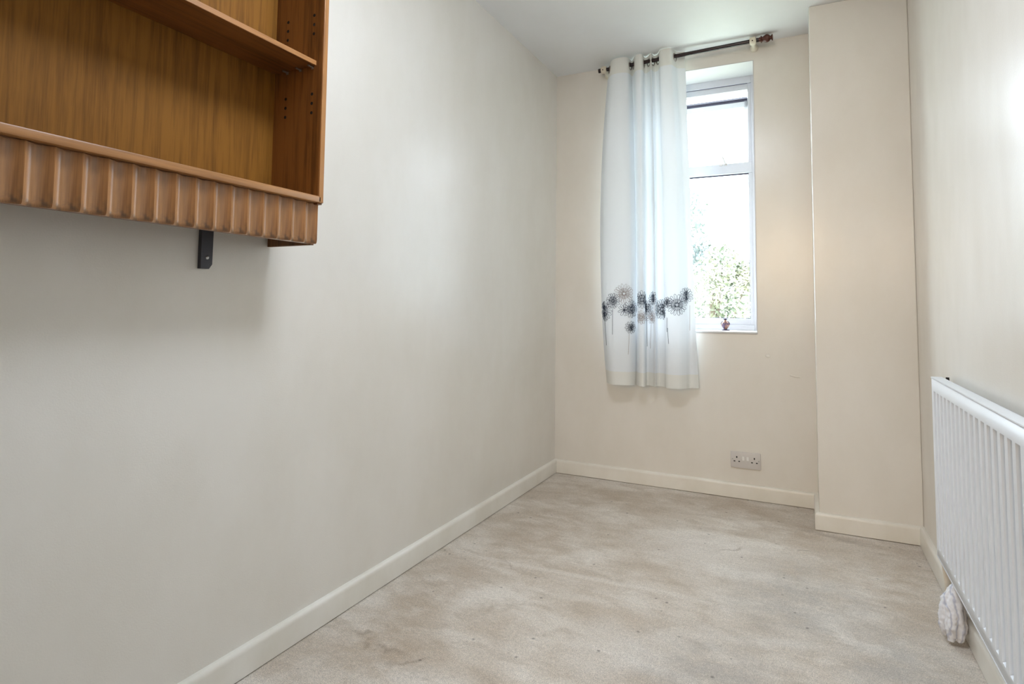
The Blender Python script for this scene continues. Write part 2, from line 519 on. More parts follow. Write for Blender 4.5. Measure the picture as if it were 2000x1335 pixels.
# unseen hallway added beyond it to house the warm fill
struct('floor_hall', MB().box(-WT, W2 + WT, YB - 2.3, YB - WT, -0.10, 0.0), M['carpet'])
struct('ceiling_hall', MB().box(-WT, W2 + WT, YB - 2.3, YB - WT, H, H + 0.1), M['ceiling'])
struct('wall_hall_left', MB().box(-WT, 0, YB - 2.3, YB - WT, 0, H), M['wall'])
struct('wall_hall_right', MB().box(W2, W2 + WT, YB - 2.3, YB - WT, 0, H), M['wall'])
struct('wall_hall_end', MB().box(-WT, W2 + WT, YB - 2.4, YB - 2.3, 0, H), M['wall'])

# glowing dome added above the frame, an unseen fill for the room
lamp = tag(empty('added_fill_light', (0.93, 1.15, H)), 'added round fill light on the ceiling out of view', 'fill light')
MB().lathe([(0.262, 0.0), (0.27, -0.006), (0.27, -0.02), (0.262, -0.024)], (0, 0, 0), 'z', 48).build('base_ring', M['frame'], lamp, 40)
m_, nt_, b0_ = new_mat('fill_glow_glass')
b0_.inputs['Base Color'].default_value = (0.9, 0.88, 0.84, 1)
b0_.inputs['Emission Color'].default_value = (0.82, 0.90, 1.0, 1)
b0_.inputs['Emission Strength'].default_value = 12.5
MB().lathe([(0.258, -0.02), (0.254, -0.035), (0.232, -0.058), (0.19, -0.078), (0.13, -0.094), (0.07, -0.102), (0.002, -0.105)], (0, 0, 0), 'z', 48).build('fill_dome', m_, lamp, 80)

# two blobs of filler on the far wall
for (x, z, a, b_) in ((1.178, 0.737, 0.013, 0.010), (1.303, 0.640, 0.026, 0.006)):
    mb = MB()
    bmesh.ops.create_icosphere(mb.bm, subdivisions=2, radius=1, matrix=Matrix.Translation((x, D, z)) @ Matrix.Rotation(R(8), 4, 'Y') @ Matrix.Diagonal((a, 0.004, b_, 1)))
    for v in mb.bm.verts:
        v.co.z += 0.003 * noise.noise(v.co * 90)
    o = mb.build('filler_patch', M['wall'], wf, 60)


def skirting_profile(t=TS, h=HS):
    """outline (distance from wall, height) of a board with a worn round top"""
    return [(0, 0.003), (t, 0.003), (t, h - 0.014), (t - 0.001, h - 0.008), (t - 0.004, h - 0.003), (t - 0.009, h), (0, h)]


def skirting(name, p0, p1, nrm, m0=0.0, m1=0.0):
    """straight run p0->p1 (wall line), nrm = into the room; m0/m1 lengthen the board's front at each end (mitres)"""
    mb = MB()
    p0, p1, nrm = Vector((*p0, 0)), Vector((*p1, 0)), Vector((*nrm, 0))
    t = (p1 - p0).normalized()
    prof = skirting_profile()
    n = max(2, int((p1 - p0).length / 0.05))
    rows = []
    for i in range(n + 1):
        f = i / n
        row = []
        for (a, z) in prof:
            s0, s1 = -m0 * a / TS, m1 * a / TS
            q = p0 + t * s0 + (p1 + t * s1 - p0 - t * s0) * f + nrm * a
            wob = 0.0012 * noise.noise(Vector((q.x * 5, q.y * 5, z * 30)))
            row.append(mb.bm.verts.new((q.x + nrm.x * (wob if a > 0 else 0), q.y + nrm.y * (wob if a > 0 else 0), z + (wob * 0.8 if z > 0 and a > 0 else 0))))
        rows.append(row)
    k = len(prof)
    for a, b_ in zip(rows, rows[1:]):
        for j in range(k):
            mb.bm.faces.new((a[j], a[(j + 1) % k], b_[(j + 1) % k], b_[j]))
    mb.bm.faces.new(rows[0]); mb.bm.faces.new(rows[-1][::-1])
    return struct(name, mb, M['trim'], 35)


skirting('baseboard_left', (0, YB), (0, D), (1, 0), 0, -TS)
skirting('baseboard_far', (0, D), (W1, D), (0, -1), -TS, -TS)
skirting('baseboard_return', (W1, D), (W1, D - DD), (-1, 0), -TS, TS)
skirting('baseboard_column', (W1, D - DD), (W2, D - DD), (0, -1), TS, -TS)
skirting('baseboard_right', (W2, D - DD), (W2, YB), (-1, 0), -TS, 0)

# ------------------------------------------------------------------ window
win = tag(empty('window_1', ((WX0 + WX1) / 2, FY, WZ0)), kind='structure')
ox, oy, oz = (WX0 + WX1) / 2, FY, WZ0


def wbox(mb, x0, x1, y0, y1, z0, z1, bev=0.002):
    return mb.box(x0 - ox, x1 - ox, y0 - oy, y1 - oy, z0 - oz, z1 - oz, bev)


# painted lining of the opening (sill board, jambs, soffit)
T = 0.004
wbox(MB(), WX0, WX1, D - 0.006, FY + 0.07, WZ0 - 0.012, WZ0 + 0.0005, 0.004).build('window_sill', M['reveal'], win, 40)
wbox(MB(), WX0, WX1, D + 0.0005, FY + 0.07, WZ1 - T, WZ1 + T, 0).build('soffit_lining', M['reveal'], win)
wbox(MB(), WX0 - T, WX0 + T, D + 0.0005, FY + 0.07, WZ0, WZ1, 0).build('jamb_lining', M['reveal'], win)
wbox(MB(), WX1 - T, WX1 + T, D + 0.0005, FY + 0.07, WZ0, WZ1, 0).build('jamb_lining', M['reveal'], win)
# fixed outer frame
y0, y1 = FY, FY + 0.062
JI, JO = 0.030, 0.050            # outer frame width, and with the inner bead
zt0, zt1 = 1.7487, 1.808         # transom
for (a, b_, c, d_, nm) in ((WX0, WX0 + JI, WZ0, WZ1, 'frame_stile'), (WX1 - JI, WX1, WZ0, WZ1, 'frame_stile'),
                           (WX0 + JI, WX1 - JI, 2.264, WZ1, 'frame_head'), (WX0 + JI, WX1 - JI, WZ0, 0.8877, 'frame_foot'),
                           (WX0 + JI, WX1 - JI, zt0, zt1, 'transom')):
    wbox(MB(), a, b_, y0, y1, c, d_).build(nm, M['frame'], win)
# inner beads (set back a little) round both lights
yb0, yb1 = FY + 0.010, FY + 0.056
for (a, b_, c, d_) in ((WX0 + JI, WX0 + JO, 0.8877, zt0), (WX1 - JO, WX1 - JI, 0.8877, zt0), (WX0 + JO, WX1 - JO, 0.8877, 0.924),
                       (WX0 + JI, WX0 + JO, zt1, 2.264), (WX1 - JO, WX1 - JI, zt1, 2.264), (WX0 + JO, WX1 - JO, 2.2304, 2.264)):
    wbox(MB(), a, b_, yb0, yb1, c, d_, 0.0015).build('bead', M['frame'], win)
gx0, gx1 = WX0 + JO, WX1 - JO


def gasket(mb, x0, x1, z0, z1, y, w, wt):
    for (a, b_, c, d_) in ((x0, x0 + w, z0, z1), (x1 - w, x1, z0, z1), (x0, x1, z0, z0 + w), (x0, x1, z1 - wt, z1)):
        wbox(mb, a, b_, y, y + 0.006, c, d_, 0)
    return mb


gasket(MB(), gx0, gx1, 0.924, zt0, FY + 0.022, 0.003, 0.007).build('glazing_gasket', M['gasket'], win)
wbox(MB(), gx0, gx1, FY + 0.028, FY + 0.034, 0.924, zt0, 0).build('pane', M['glass'], win)
wbox(MB(), gx0, gx1, FY + 0.004, FY + 0.0095, 2.2625, 2.2655, 0).build('head_dark_strip', M['gasket'], win)  # thin dark strip along the joint between frame head and bead
# the fanlight: pushed outwards on friction stays, its top slid down a little
sash = empty('fanlight_sash')
sash.parent = win
sash.location = (0, FY + 0.02 - oy, 2.176 - oz)
sash.rotation_euler = (R(38), 0, 0)
sw = (gx1 - gx0) / 2 - 0.003
SL = 0.43
for (a, b_, c, d_, nm) in ((-sw, -sw + 0.018, -SL, -0.004, 'sash_stile'), (sw - 0.018, sw, -SL, -0.004, 'sash_stile'),
                           (-sw, sw, -0.045, -0.012, 'sash_head'), (-sw, sw, -SL - 0.03, -SL, 'sash_foot')):
    MB().box(a, b_, 0, 0.03, c, d_, 0.002).build(nm, M['frame'], sash)
MB().box(-sw, sw, 0.0, 0.032, -0.012, 0.004).box(-sw + 0.004, sw - 0.004, -0.003, 0.008, -0.007, -0.001).build('weather_seal', M['gasket'], sash)
MB().box(-sw + 0.018, sw - 0.018, 0.012, 0.018, -SL, -0.045).build('pane', M['glass'], sash)
g = MB()
for (a, b_, c, d_) in ((-sw + 0.018, -sw + 0.0205, -SL, -0.045), (sw - 0.0205, sw - 0.018, -SL, -0.045), (-sw + 0.018, sw - 0.018, -0.0475, -0.045)):
    g.box(a, b_, 0.006, 0.012, c, d_)
g.build('glazing_gasket', M['gasket'], sash)
# stay on the transom
hx = 0.948 - ox
MB().box(hx - 0.022, hx - 0.006, -0.004, 0.001, 1.797 - oz, 1.810 - oz, 0.001).box(hx + 0.004, hx + 0.020, -0.004, 0.001, 1.797 - oz, 1.812 - oz, 0.001).build('stay_plate', M['steel'], win)
MB().tube([(hx + 0.012, -0.006, 1.806 - oz), (hx + 0.008, -0.01, 1.818 - oz), (hx - 0.004, -0.012, 1.848 - oz)], [0.0075, 0.0062, 0.005], 8).build('stay_handle', M['plastic'], win, 40)
# ------------------------------------------------------------------ bookcase on the left wall
XS, YC1, YC0 = 0.1925, 1.2033, -0.08
ZP, ZRB, ZRT, ZTOP = 1.1402, 1.2495, 1.2672, 2.02
TH = 0.016
YI = YC1 - TH
bc = tag(empty('wall_bookcase', (0, (YC0 + YC1) / 2, ZP)), 'brown oak bookcase with fluted lower edge hung high on the cream wall', 'bookcase')
by, bz = (YC0 + YC1) / 2, ZP


def bbox(mb, x0, x1, y0, y1, z0, z1, bev=0.0):
    return mb.box(x0, x1, y0 - by, y1 - by, z0 - bz, z1 - bz, bev)


for (a, b_) in ((YI, YC1), (YC0, YC0 + TH)):
    sp = bbox(MB(), 0.003, XS - 0.005, a, b_, ZRB - 0.004, ZTOP, 0.001).build('side_panel', M['oak_z'], bc)
    bbox(MB(), XS - 0.005, XS, a, b_, ZRB, ZTOP, 0.0015).build('edge_strip', M['oak_edge_z'], sp)
    bbox(MB(), 0.003, XS - 0.028, a + 0.002, b_ - 0.002, ZP - 0.003, ZRB - 0.004, 0.001).build('end_cleat', M['oak_z'], bc)
bbox(MB(), 0.003, 0.012, YC0 + TH, YI, ZRB, ZTOP).build('back_panel', M['oak_back'], bc)
bbox(MB(), 0.012, XS - 0.022, YC0 + TH, YI, ZRB - 0.002, ZRT - 0.006, 0.001).build('bottom_board', M['oak_y'], bc)
bbox(MB(), 0.012, XS - 0.004, YC0 + TH, YI, ZTOP - TH, ZTOP, 0.001).build('top_board', M['oak_y'], bc)
rail = bbox(MB(), XS - 0.022, XS, YC0, YI + 0.008, ZRB, ZRT, 0.003).build('front_rail', M['oak_edge'], bc, 40)
ZS = 1.628
sh = bbox(MB(), 0.014, 0.166, YC0 + TH + 0.001, YI - 0.001, ZS, ZS + 0.013, 0.0008).build('shelf', M['oak_y'], bc)
bbox(MB(), 0.166, 0.169, YC0 + TH + 0.001, YI - 0.001, ZS, ZS + 0.013, 0.0008).build('edge_strip', M['oak_edge'], sh)
# shelf pegs and peg holes in the right-hand side
for x in (0.061, 0.110, 0.155):
    MB().tube([(x, YI - 0.018 - by, ZS - 0.003 - bz), (x, YI + 0.002 - by, ZS - 0.003 - bz)], 0.0028, 10).box(x - 0.004, x + 0.004, YI - 0.002 - by, YI - 0.0005 - by, ZS - 0.008 - bz, ZS - bz).build('shelf_peg', M['steel'], bc)
hole_me = MB().lathe([(0.0044, 0), (0.0044, 0.004)], (0, 0, 0), 'y', 12).mesh('peg_hole', M['hole'])
for x in (0.057, 0.155):
    for z in (1.499, 1.525, 1.551, 1.720, 1.746, 1.772, 1.90, 1.926):
        o = link_mesh('peg_hole', hole_me, bc)
        o.location = (x, YI - 0.0006 - by, z - bz)
# the fluted pelmet: a row of hollow scallops on a backing board
PIT_F = 0.0448
pel = bbox(MB(), XS - 0.040, XS - 0.0275, YC0 + 0.004, YC1 - 0.006, ZP, ZRB, 0.001).build('pelmet_board', M['oak_y'], bc)
FX = XS - 0.0275


def flute_mesh():
    w, n, dep = PIT_F, 12, 0.0105
    h = ZRB - 0.001 - ZP
    mb = MB()
    zs = [(0.0, 0.006), (0.0025, 0.0025), (0.006, 0.0008), (0.010, 0.0), (h, 0.0)]     # height, how far the face is rounded back
    rows = []
    for z, back in zs:
        row = []
        for i in range(n + 1):
            f = i / n
            x = 0.0045 + dep * (abs(2 * f - 1) ** 2.0) - back * 0.6
            row.append(mb.bm.verts.new((x, (f - 0.5) * w, z)))
        row.append(mb.bm.verts.new((0, 0.5 * w, z)))
        row.append(mb.bm.verts.new((0, -0.5 * w, z)))
        rows.append(row)
    k = len(rows[0])
    for a, b_ in zip(rows, rows[1:]):
        for j in range(k):
            mb.bm.faces.new((a[j], a[(j + 1) % k], b_[(j + 1) % k], b_[j]))
    mb.bm.faces.new(rows[0][::-1]); mb.bm.faces.new(rows[-1])
    return mb.mesh('flute', M['oak_flute'], 30)


fm = flute_mesh()
nf = int((YC1 - 0.006 - YC0) / PIT_F)
for i in range(nf):
    o = link_mesh('flute', fm, pel)
    o.location = (FX, YC1 - 0.0066 - PIT_F * (i + 0.5) - by, 0)

# steel brackets that carry it
def shelf_bracket(y, lab):
    t = tag(empty('shelf_bracket', (0, y, 1.064)), lab, 'bracket', 'steel brackets under the bookcase')
    zt = ZRB - 0.003 - 1.064
    MB().prism([(-0.0165, 0.0), (0.007, 0.0), (0.0155, 0.012), (0.0165, zt), (-0.0165, zt)], 'x', 0.0005, 0.012).build('wall_plate', M['bracket'], t)
    MB().box(0.0005, 0.14, -0.016, 0.016, zt - 0.006, zt, 0.001).build('arm', M['bracket'], t)
    MB().lathe([(0.0045, 0), (0.0045, 0.001), (0.003, 0.0022)], (0.0118, 0.001, 0.028), 'x', 14).build('screw', M['steel'], t, 40)


shelf_bracket(0.9965, 'dark grey steel shelf bracket screwed to wall beneath the oak bookcase')

# ------------------------------------------------------------------ curtain pole
YP = D - 0.09
def zp(x): return 2.3535 + (x - 0.30) * 0.0235
pole = tag(empty('curtain_pole', (0.75, YP, zp(0.75))), 'dark curtain pole with turned wooden finial above the window', 'curtain pole')
PX = lambda x, dz=0.0: (x - 0.75, 0.0, zp(x) - zp(0.75) + dz)
MB().tube([PX(0.318), PX(1.185)], 0.0105, 16).build('pole', M['pole'], pole, 40)
MB().tube([PX(0.298), PX(0.3185)], 0.0125, 16).build('end_cap', M['pole'], pole, 40)
ax = Vector((1, 0, 0.0235)).normalized()
prof = [(0.0115, 0.0), (0.012, 0.006), (0.018, 0.009), (0.0185, 0.012), (0.013, 0.015), (0.0125, 0.019), (0.017, 0.026), (0.0205, 0.034),
        (0.0205, 0.040), (0.017, 0.048), (0.010, 0.054), (0.010, 0.057), (0.0165, 0.062), (0.0165, 0.065), (0.008, 0.067)]
MB().lathe(prof, PX(1.165), ax, 24).build('finial', M['finial'], pole, 50)
for x, lab in ((0.330, 0), (1.135, 1)):
    br = MB()
    pc = Vector(PX(x)) - ax * 0.010
    br.lathe([(0.0112, -0.006), (0.0175, -0.005), (0.0205, 0.0), (0.0215, 0.010), (0.0205, 0.020), (0.0175, 0.025), (0.0112, 0.026)], pc, ax, 24)
    o1 = br.build('bracket_cup', M['cup'], pole, 60)
    MB().lathe([(0.0205, 0.0895), (0.0205, 0.081), (0.0165, 0.073), (0.0125, 0.062), (0.0115, 0.045), (0.011, 0.028), (0.0125, 0.014)], PX(x, -0.004), (0, 1, 0), 20).build('bracket_stem', M['cup'], pole, 50)
    MB().lathe([(0.003, 0), (0.003, 0.002)], (x - 0.75 - 0.001, -0.0212, zp(x) - zp(0.75) - 0.006), (0, -1, 0), 10).build('grub_screw', M['hole'], pole)

# ------------------------------------------------------------------ curtain
CTRL = [  # column in the photograph's top / middle / bottom, and how far the fold stands out from the pole
    (1190, 1172, 1185, -.035), (1191.5, 1174, 1187, -.012), (1195, 1180, 1191, .028), (1203, 1192, 1200, .048), (1216, 1212, 1216, .048),
    (1227, 1230, 1230, .03), (1233, 1240, 1240, -.01), (1236, 1243, 1244, -.028), (1239, 1244, 1245, .0), (1243, 1247, 1248, .038), (1251, 1254, 1255, .047),
    (1257, 1259, 1260, .028), (1260, 1261, 1262, -.01), (1264, 1266, 1266, -.02), (1269, 1273, 1274, .0), (1273, 1278, 1279, .025), (1276, 1280, 1281, .0),
    (1281, 1285, 1286, -.02), (1287, 1293, 1295, .0), (1290, 1296, 1299, .035), (1298, 1305, 1308, .048), (1310, 1320, 1322, .044), (1316, 1330, 1334, .01),
    (1321, 1335, 1341, -.02), (1329, 1340, 1349, -.03), (1337, 1346, 1356, -.04)]
ZC0, ZC1 = 0.555, 2.39


def catmull(p, t):
    n = len(p) - 1
    i = min(int(t * n), n - 1)
    f = t * n - i
    a, b_, c, d_ = p[max(i - 1, 0)], p[i], p[i + 1], p[min(i + 2, n)]
    return 0.5 * ((2 * b_) + (c - a) * f + (2 * a - 5 * b_ + 4 * c - d_) * f * f + (3 * b_ - a - 3 * c + d_) * f ** 3)


def cloth_row_ctrl(z):
    h = (z - ZC0) / (ZC1 - ZC0)
    xs, ds = [], []
    for k, (a, b_, c, d_) in enumerate(CTRL):
        # quadratic through the three columns
        px = a * (2 * h - 1) * h + b_ * 4 * h * (1 - h) + c * (1 - h) * (1 - 2 * h)
        px += 1.2 * (1 - h) * noise.noise(Vector((k * 0.7, z * 3.0, 2)))
        d = d_ * (1.0 - 0.12 * math.sin(math.pi * h)) + 0.006 * (1 - h) * noise.noise(Vector((k * 0.9, z * 2.2, 7)))
        y = YP - d
        x = 0.3464 + (px - 1185) * 0.00291
        x = CAM.x + (x - CAM.x) * (y / YP)
        xs.append(x); ds.append(y)
    return xs, ds


# arc-length table on the top row, so the cloth coordinate s runs in metres of cloth
_xs, _ds = cloth_row_ctrl(1.6)
NT = 900
_pts = [Vector((catmull(_xs, i / NT), catmull(_ds, i / NT))) for i in range(NT + 1)]
_arc = [0.0]
for a, b_ in zip(_pts, _pts[1:]):
    _arc.append(_arc[-1] + (b_ - a).length)
SLEN = _arc[-1]


def s2t(s):
    s = min(max(s, 0), SLEN)
    lo, hi = 0, NT
    while hi - lo > 1:
        m_ = (lo + hi) // 2
        if _arc[m_] <= s: lo = m_
        else: hi = m_
    f = (s - _arc[lo]) / max(1e-9, _arc[hi] - _arc[lo])
    return (lo + f) / NT


_cache = {}


def cloth(s, z):
    key = round(z, 4)
    if key not in _cache:
        _cache[key] = cloth_row_ctrl(z)
    xs, ds = _cache[key]
    t = s2t(s)
    return Vector((catmull(xs, t), catmull(ds, t), z))


def cloth_n(s, z):
    a = cloth(s - 0.002, z); b_ = cloth(s + 0.002, z)
    t = (b_ - a); t.z = 0
    t = t.normalized()
    return Vector((t.y, -t.x, 0))      # faces the room where the cloth runs to +x


cur = tag(empty('eyelet_curtain', (0.57, YP, ZC0)), 'white voile eyelet curtain with embroidered dandelion flowers gathered beside the window', 'curtain')
CO = Vector((0.57, YP, ZC0))
# where the pole passes through the cloth
cross = []
prev = None
for i in range(NT + 1):
    t = i / NT
    xs_, ds_ = cloth_row_ctrl(2.34) if i == 0 else (xs_, ds_)
    d = catmull(ds_, t) - YP
    if prev is not None and prev * d < 0:
        cross.append(_arc[i])
    prev = d
NS = 300


def cloth_mesh(name, mat, z0, z1, nz, off=0.0, holes=False):
    bm = bmesh.new()
    grid = []
    for j in range(nz + 1):
        z = z0 + (z1 - z0) * j / nz
        row = []
        for i in range(NS + 1):
            s = SLEN * i / NS
            p = cloth(s, z)
            if off:
                p = p + cloth_n(s, z) * off
            if z1 > 2.38 and j > nz - 1:
                p.z = min(zp(p.x) + 0.034, 2.398)
            row.append(bm.verts.new(p - CO))
        grid.append(row)
    for j in range(nz):
        for i in range(NS):
            if holes:
                s = SLEN * (i + 0.5) / NS
                z = z0 + (z1 - z0) * (j + 0.5) / nz
                x = cloth(s, z).x
                if any((s - c) ** 2 + (z - zp(x) + 0.006) ** 2 < 0.0185 ** 2 for c in cross):
                    continue
            bm.faces.new((grid[j][i], grid[j][i + 1], grid[j + 1][i + 1], grid[j + 1][i]))
    me = bpy.data.meshes.new(name)
    bm.to_mesh(me); bm.free()
    me.materials.append(mat)
    for p in me.polygons: p.use_smooth = True
    return link_mesh(name, me, cur)


ZH = 2.302
cloth_mesh('curtain_cloth', M['voile'], ZC0 + 0.072, ZH, 60)
cloth_mesh('heading_band', M['band'], ZH, ZC1, 18, 0.0, True)
cloth_mesh('hem_band', M['band'], ZC0, ZC0 + 0.072, 4)
for c in cross:
    p = cloth(c, 2.345)
    z = zp(p.x) - 0.006
    p = cloth(c, z)
    n_ = cloth_n(c, z)
    MB().torus(p - CO, n_, 0.0205, 0.0036, 28, 8).build('eyelet', M['ring'], cur, 80)

# embroidery: every flower is stitched loops that follow the cloth
def pix_ray(u, v):
    return fw + rt2 * ((u - 1000) / FPX) - up2 * ((v - CY) / FPX)


def pix_to_cloth(u, v):
    """cloth coordinate under a spot of the photograph: the piece of cloth in front"""
    d = pix_ray(u, v)
    best = None
    for i in range(0, 421):
        s = SLEN * i / 420
        k = (YP - 0.02) / d.y
        for _ in range(2):
            z = (CAM + d * k).z
            p = cloth(s, round(min(max(z, ZC0), ZC1), 3))
            k = p.y / d.y
        q = CAM + d * k
        e = abs(q.x - p.x)
        score = e + 0.02 * (p.y - (YP - 0.06))
        if best is None or score < best[0]:
            best = (score, s, q.z)
    return best[1], best[2]


def flower(u, v, ry, pale=0, petals=16, seed=0, layers=2):
    """teardrop loops of thread round an open heart, laid on the cloth"""
    random.seed(seed)
    s0, z0 = pix_to_cloth(u, v)
    rad = ry * 0.0030
    mb = MB()
    tiers = ((0.40, 1.0, 1.0), (0.10, 0.58, 0.62)) if layers == 2 else ((0.06, 1.0, 0.8),)
    for k in range(petals):
        for ti, (r0, r1, wk) in enumerate(tiers):
            n = petals
            a = 2 * math.pi * (k + 0.5 * ti + 0.2 * random.uniform(-1, 1)) / n
            ra, rb = rad * r0, rad * r1 * random.uniform(0.9, 1.0)
            w = 0.40 * 2 * math.pi * rb / n * wk
            pts = []
            for q in range(11):
                t = 2 * math.pi * q / 10
                f = 0.5 - 0.5 * math.cos(t)                      # 0 at the heart, 1 at the tip
                rr = ra + (rb - ra) * f
                ww = w * math.sin(t) * (0.25 + 0.75 * f)
                s = s0 + rr * math.cos(a) - ww * math.sin(a)
                z = round(z0 + rr * math.sin(a) + ww * math.cos(a), 3)
                if 0.002 < s < SLEN - 0.002:
                    pts.append(cloth(s, z) + cloth_n(s, z) * 0.0012 - CO)
            if len(pts) > 2:
                mb.tube(pts, 0.0010, 3)
    if not pale:
        z = round(z0, 3)
        bmesh.ops.create_icosphere(mb.bm, subdivisions=1, radius=0.003, matrix=Matrix.Translation(cloth(s0, z) + cloth_n(s0, z) * 0.001 - CO))
    return mb.build('embroidered_flower', M['thread_pale'] if pale else M['thread'], cur)


def stem(u0, v0, u1, v1, pale=0):
    sa, za = pix_to_cloth(u0, v0)
    sb, zb = pix_to_cloth(u1, v1)
    if abs(sa - sb) > 0.03: sb = sa
    pts = []
    for i in range(15):
        f = i / 14
        s, z = sa + (sb - sa) * f, round(za + (zb - za) * f, 3)
        pts.append(cloth(s, z) + cloth_n(s, z) * 0.0012 - CO)
    MB().tube(pts, 0.0011, 3).build('embroidered_stem', M['thread_pale'] if pale else M['thread'], cur)


for i, f_ in enumerate(((1181, 607, 20, 0, 18), (1197, 587, 15, 0, 14), (1219, 573, 19, 1, 18), (1219, 605, 12, 0, 9), (1233.5, 603, 17, 0, 16), (1232.5, 639, 12, 0, 12),
                        (1254, 585, 17, 0, 16), (1252, 619, 13, 1, 12), (1264, 601, 15, 0, 14), (1276, 582, 13, 0, 12), (1273, 619, 13, 1, 12), (1293, 604, 19, 0, 18),
                        (1303, 590, 10, 0, 10), (1322, 595, 20, 0, 18), (1340, 577, 15, 0, 14))):
    flower(f_[0], f_[1], f_[2], f_[3], f_[4], 40 + i, 1 if i == 3 else 2)
for st in ((1182, 628, 1185, 674, 0), (1197, 603, 1196, 653, 0), (1229, 651, 1227, 692, 1), (1263.5, 618, 1264, 676, 0), (1272, 633, 1271, 680, 1),
           (1303, 620, 1303, 648, 0), (1304, 640, 1306, 671, 0), (1347, 596, 1347, 645, 1)):
    stem(*st)

# ------------------------------------------------------------------ radiator
XR, YR1, ZR0, ZR1 = 1.7287, 2.4258, 0.1767, 0.7539
YR0 = 0.95
ryc = (YR0 + YR1) / 2
rad = tag(empty('panel_radiator', (XR + 0.02, ryc, ZR0)), 'white steel panel radiator with vertical ribs on the wall', 'radiator')
ro = Vector((XR + 0.02, ryc, ZR0))


def rbox(mb, x0, x1, y0, y1, z0, z1, bev=0.0):
    return mb.box(x0 - ro.x, x1 - ro.x, y0 - ro.y, y1 - ro.y, z0 - ro.z, z1 - ro.z, bev)


PR = 0.0531


def panel_mesh(xf, sgn, RD):
    """pressed steel sheet: proud ribs between a top and a bottom band"""
    mb = MB()
    ys = []
    y = YR1 - 0.006
    ys.append((YR1, 0.004)); ys.append((YR1 - 0.003, 0.0))
    y = YR1 - 0.010
    while y - PR > YR0 + 0.012:
        ys += [(y, 0.0), (y - 0.022, 0.0), (y - 0.027, RD), (y - 0.048, RD)]
        y -= PR
    ys += [(y, 0.0), (YR0 + 0.003, 0.0), (YR0, 0.004)]
    zb, zt = 0.032, 0.040
    zs = [(ZR0, 0.0), (ZR0 + zb, 0.0), (ZR0 + zb + 0.012, 1.0), (ZR1 - zt - 0.010, 1.0), (ZR1 - zt, 0.0), (ZR1, 0.0)]
    g_ = []
    for z, k in zs:
        g_.append([mb.bm.verts.new((xf + sgn * (d if (d != RD) else d * k) - ro.x, yy - ro.y, z - ro.z)) for yy, d in ys])
    for a, b_ in zip(g_, g_[1:]):
        for i in range(len(ys) - 1):
            mb.bm.faces.new((a[i], a[i + 1], b_[i + 1], b_[i]))
    return mb


fp = panel_mesh(XR, 1, 0.0235).build('front_panel', M['rad'], rad, 50)
sol = fp.modifiers.new('thickness', 'SOLIDIFY'); sol.thickness = 0.0015
bp_ = panel_mesh(XR + 0.030, -1, 0.004).build('back_panel', M['rad'], rad, 50)
sol = bp_.modifiers.new('thickness', 'SOLIDIFY'); sol.thickness = 0.0015
tr_ = MB()
rbox(tr_, XR - 0.0015, XR + 0.031, YR0 - 0.002, YR1 + 0.002, ZR1 - 0.001, ZR1 + 0.0045, 0.0018)
tr_.build('top_rail', M['rad'], rad, 40)
rbox(MB(), XR - 0.001, XR + 0.031, YR0, YR1, ZR0 - 0.003, ZR0 + 0.002, 0.0015).build('bottom_rail', M['rad'], rad, 40)
for (a, b_) in ((YR1 - 0.003, YR1 + 0.001), (YR0 - 0.001, YR0 + 0.003)):
    rbox(MB(), XR, XR + 0.030, a, b_, ZR0, ZR1, 0.001).build('end_cap', M['rad'], rad)
for yy in (YR1 - 0.12, YR0 + 0.12):
    rbox(MB(), XR + 0.028, W2, yy - 0.02, yy + 0.02, ZR1 - 0.10, ZR1 - 0.05).build('wall_bracket', M['rad'], rad)
MB().tube([(XR + 0.041 - ro.x, 2.405 - ro.y, ZR1 - 0.012 - ro.z), (XR + 0.041 - ro.x, 2.405 - ro.y, ZR1 + 0.006 - ro.z)], 0.005, 8).build('air_vent', M['hole'], rad)
# tail pipe to the floor
XPp = 1.7525
MB().tube([(XR + 0.015 - ro.x, 2.395 - ro.y, -0.002), (XR + 0.018 - ro.x, 2.395 - ro.y, -0.035), (XPp - ro.x, 2.402 - ro.y, -0.07), (XPp - ro.x, 2.402 - ro.y, 0.022 - ro.z)], 0.0105, 12).build('tail_pipe', M['pipe'], rad, 50)
MB().lathe([(0.0122, 0), (0.0128, 0.004), (0.0122, 0.022), (0.010, 0.026)], (XPp - ro.x, 2.402 - ro.y, 0.0 - ro.z), 'z', 14).build('pipe_collar', M['copper'], rad, 40)

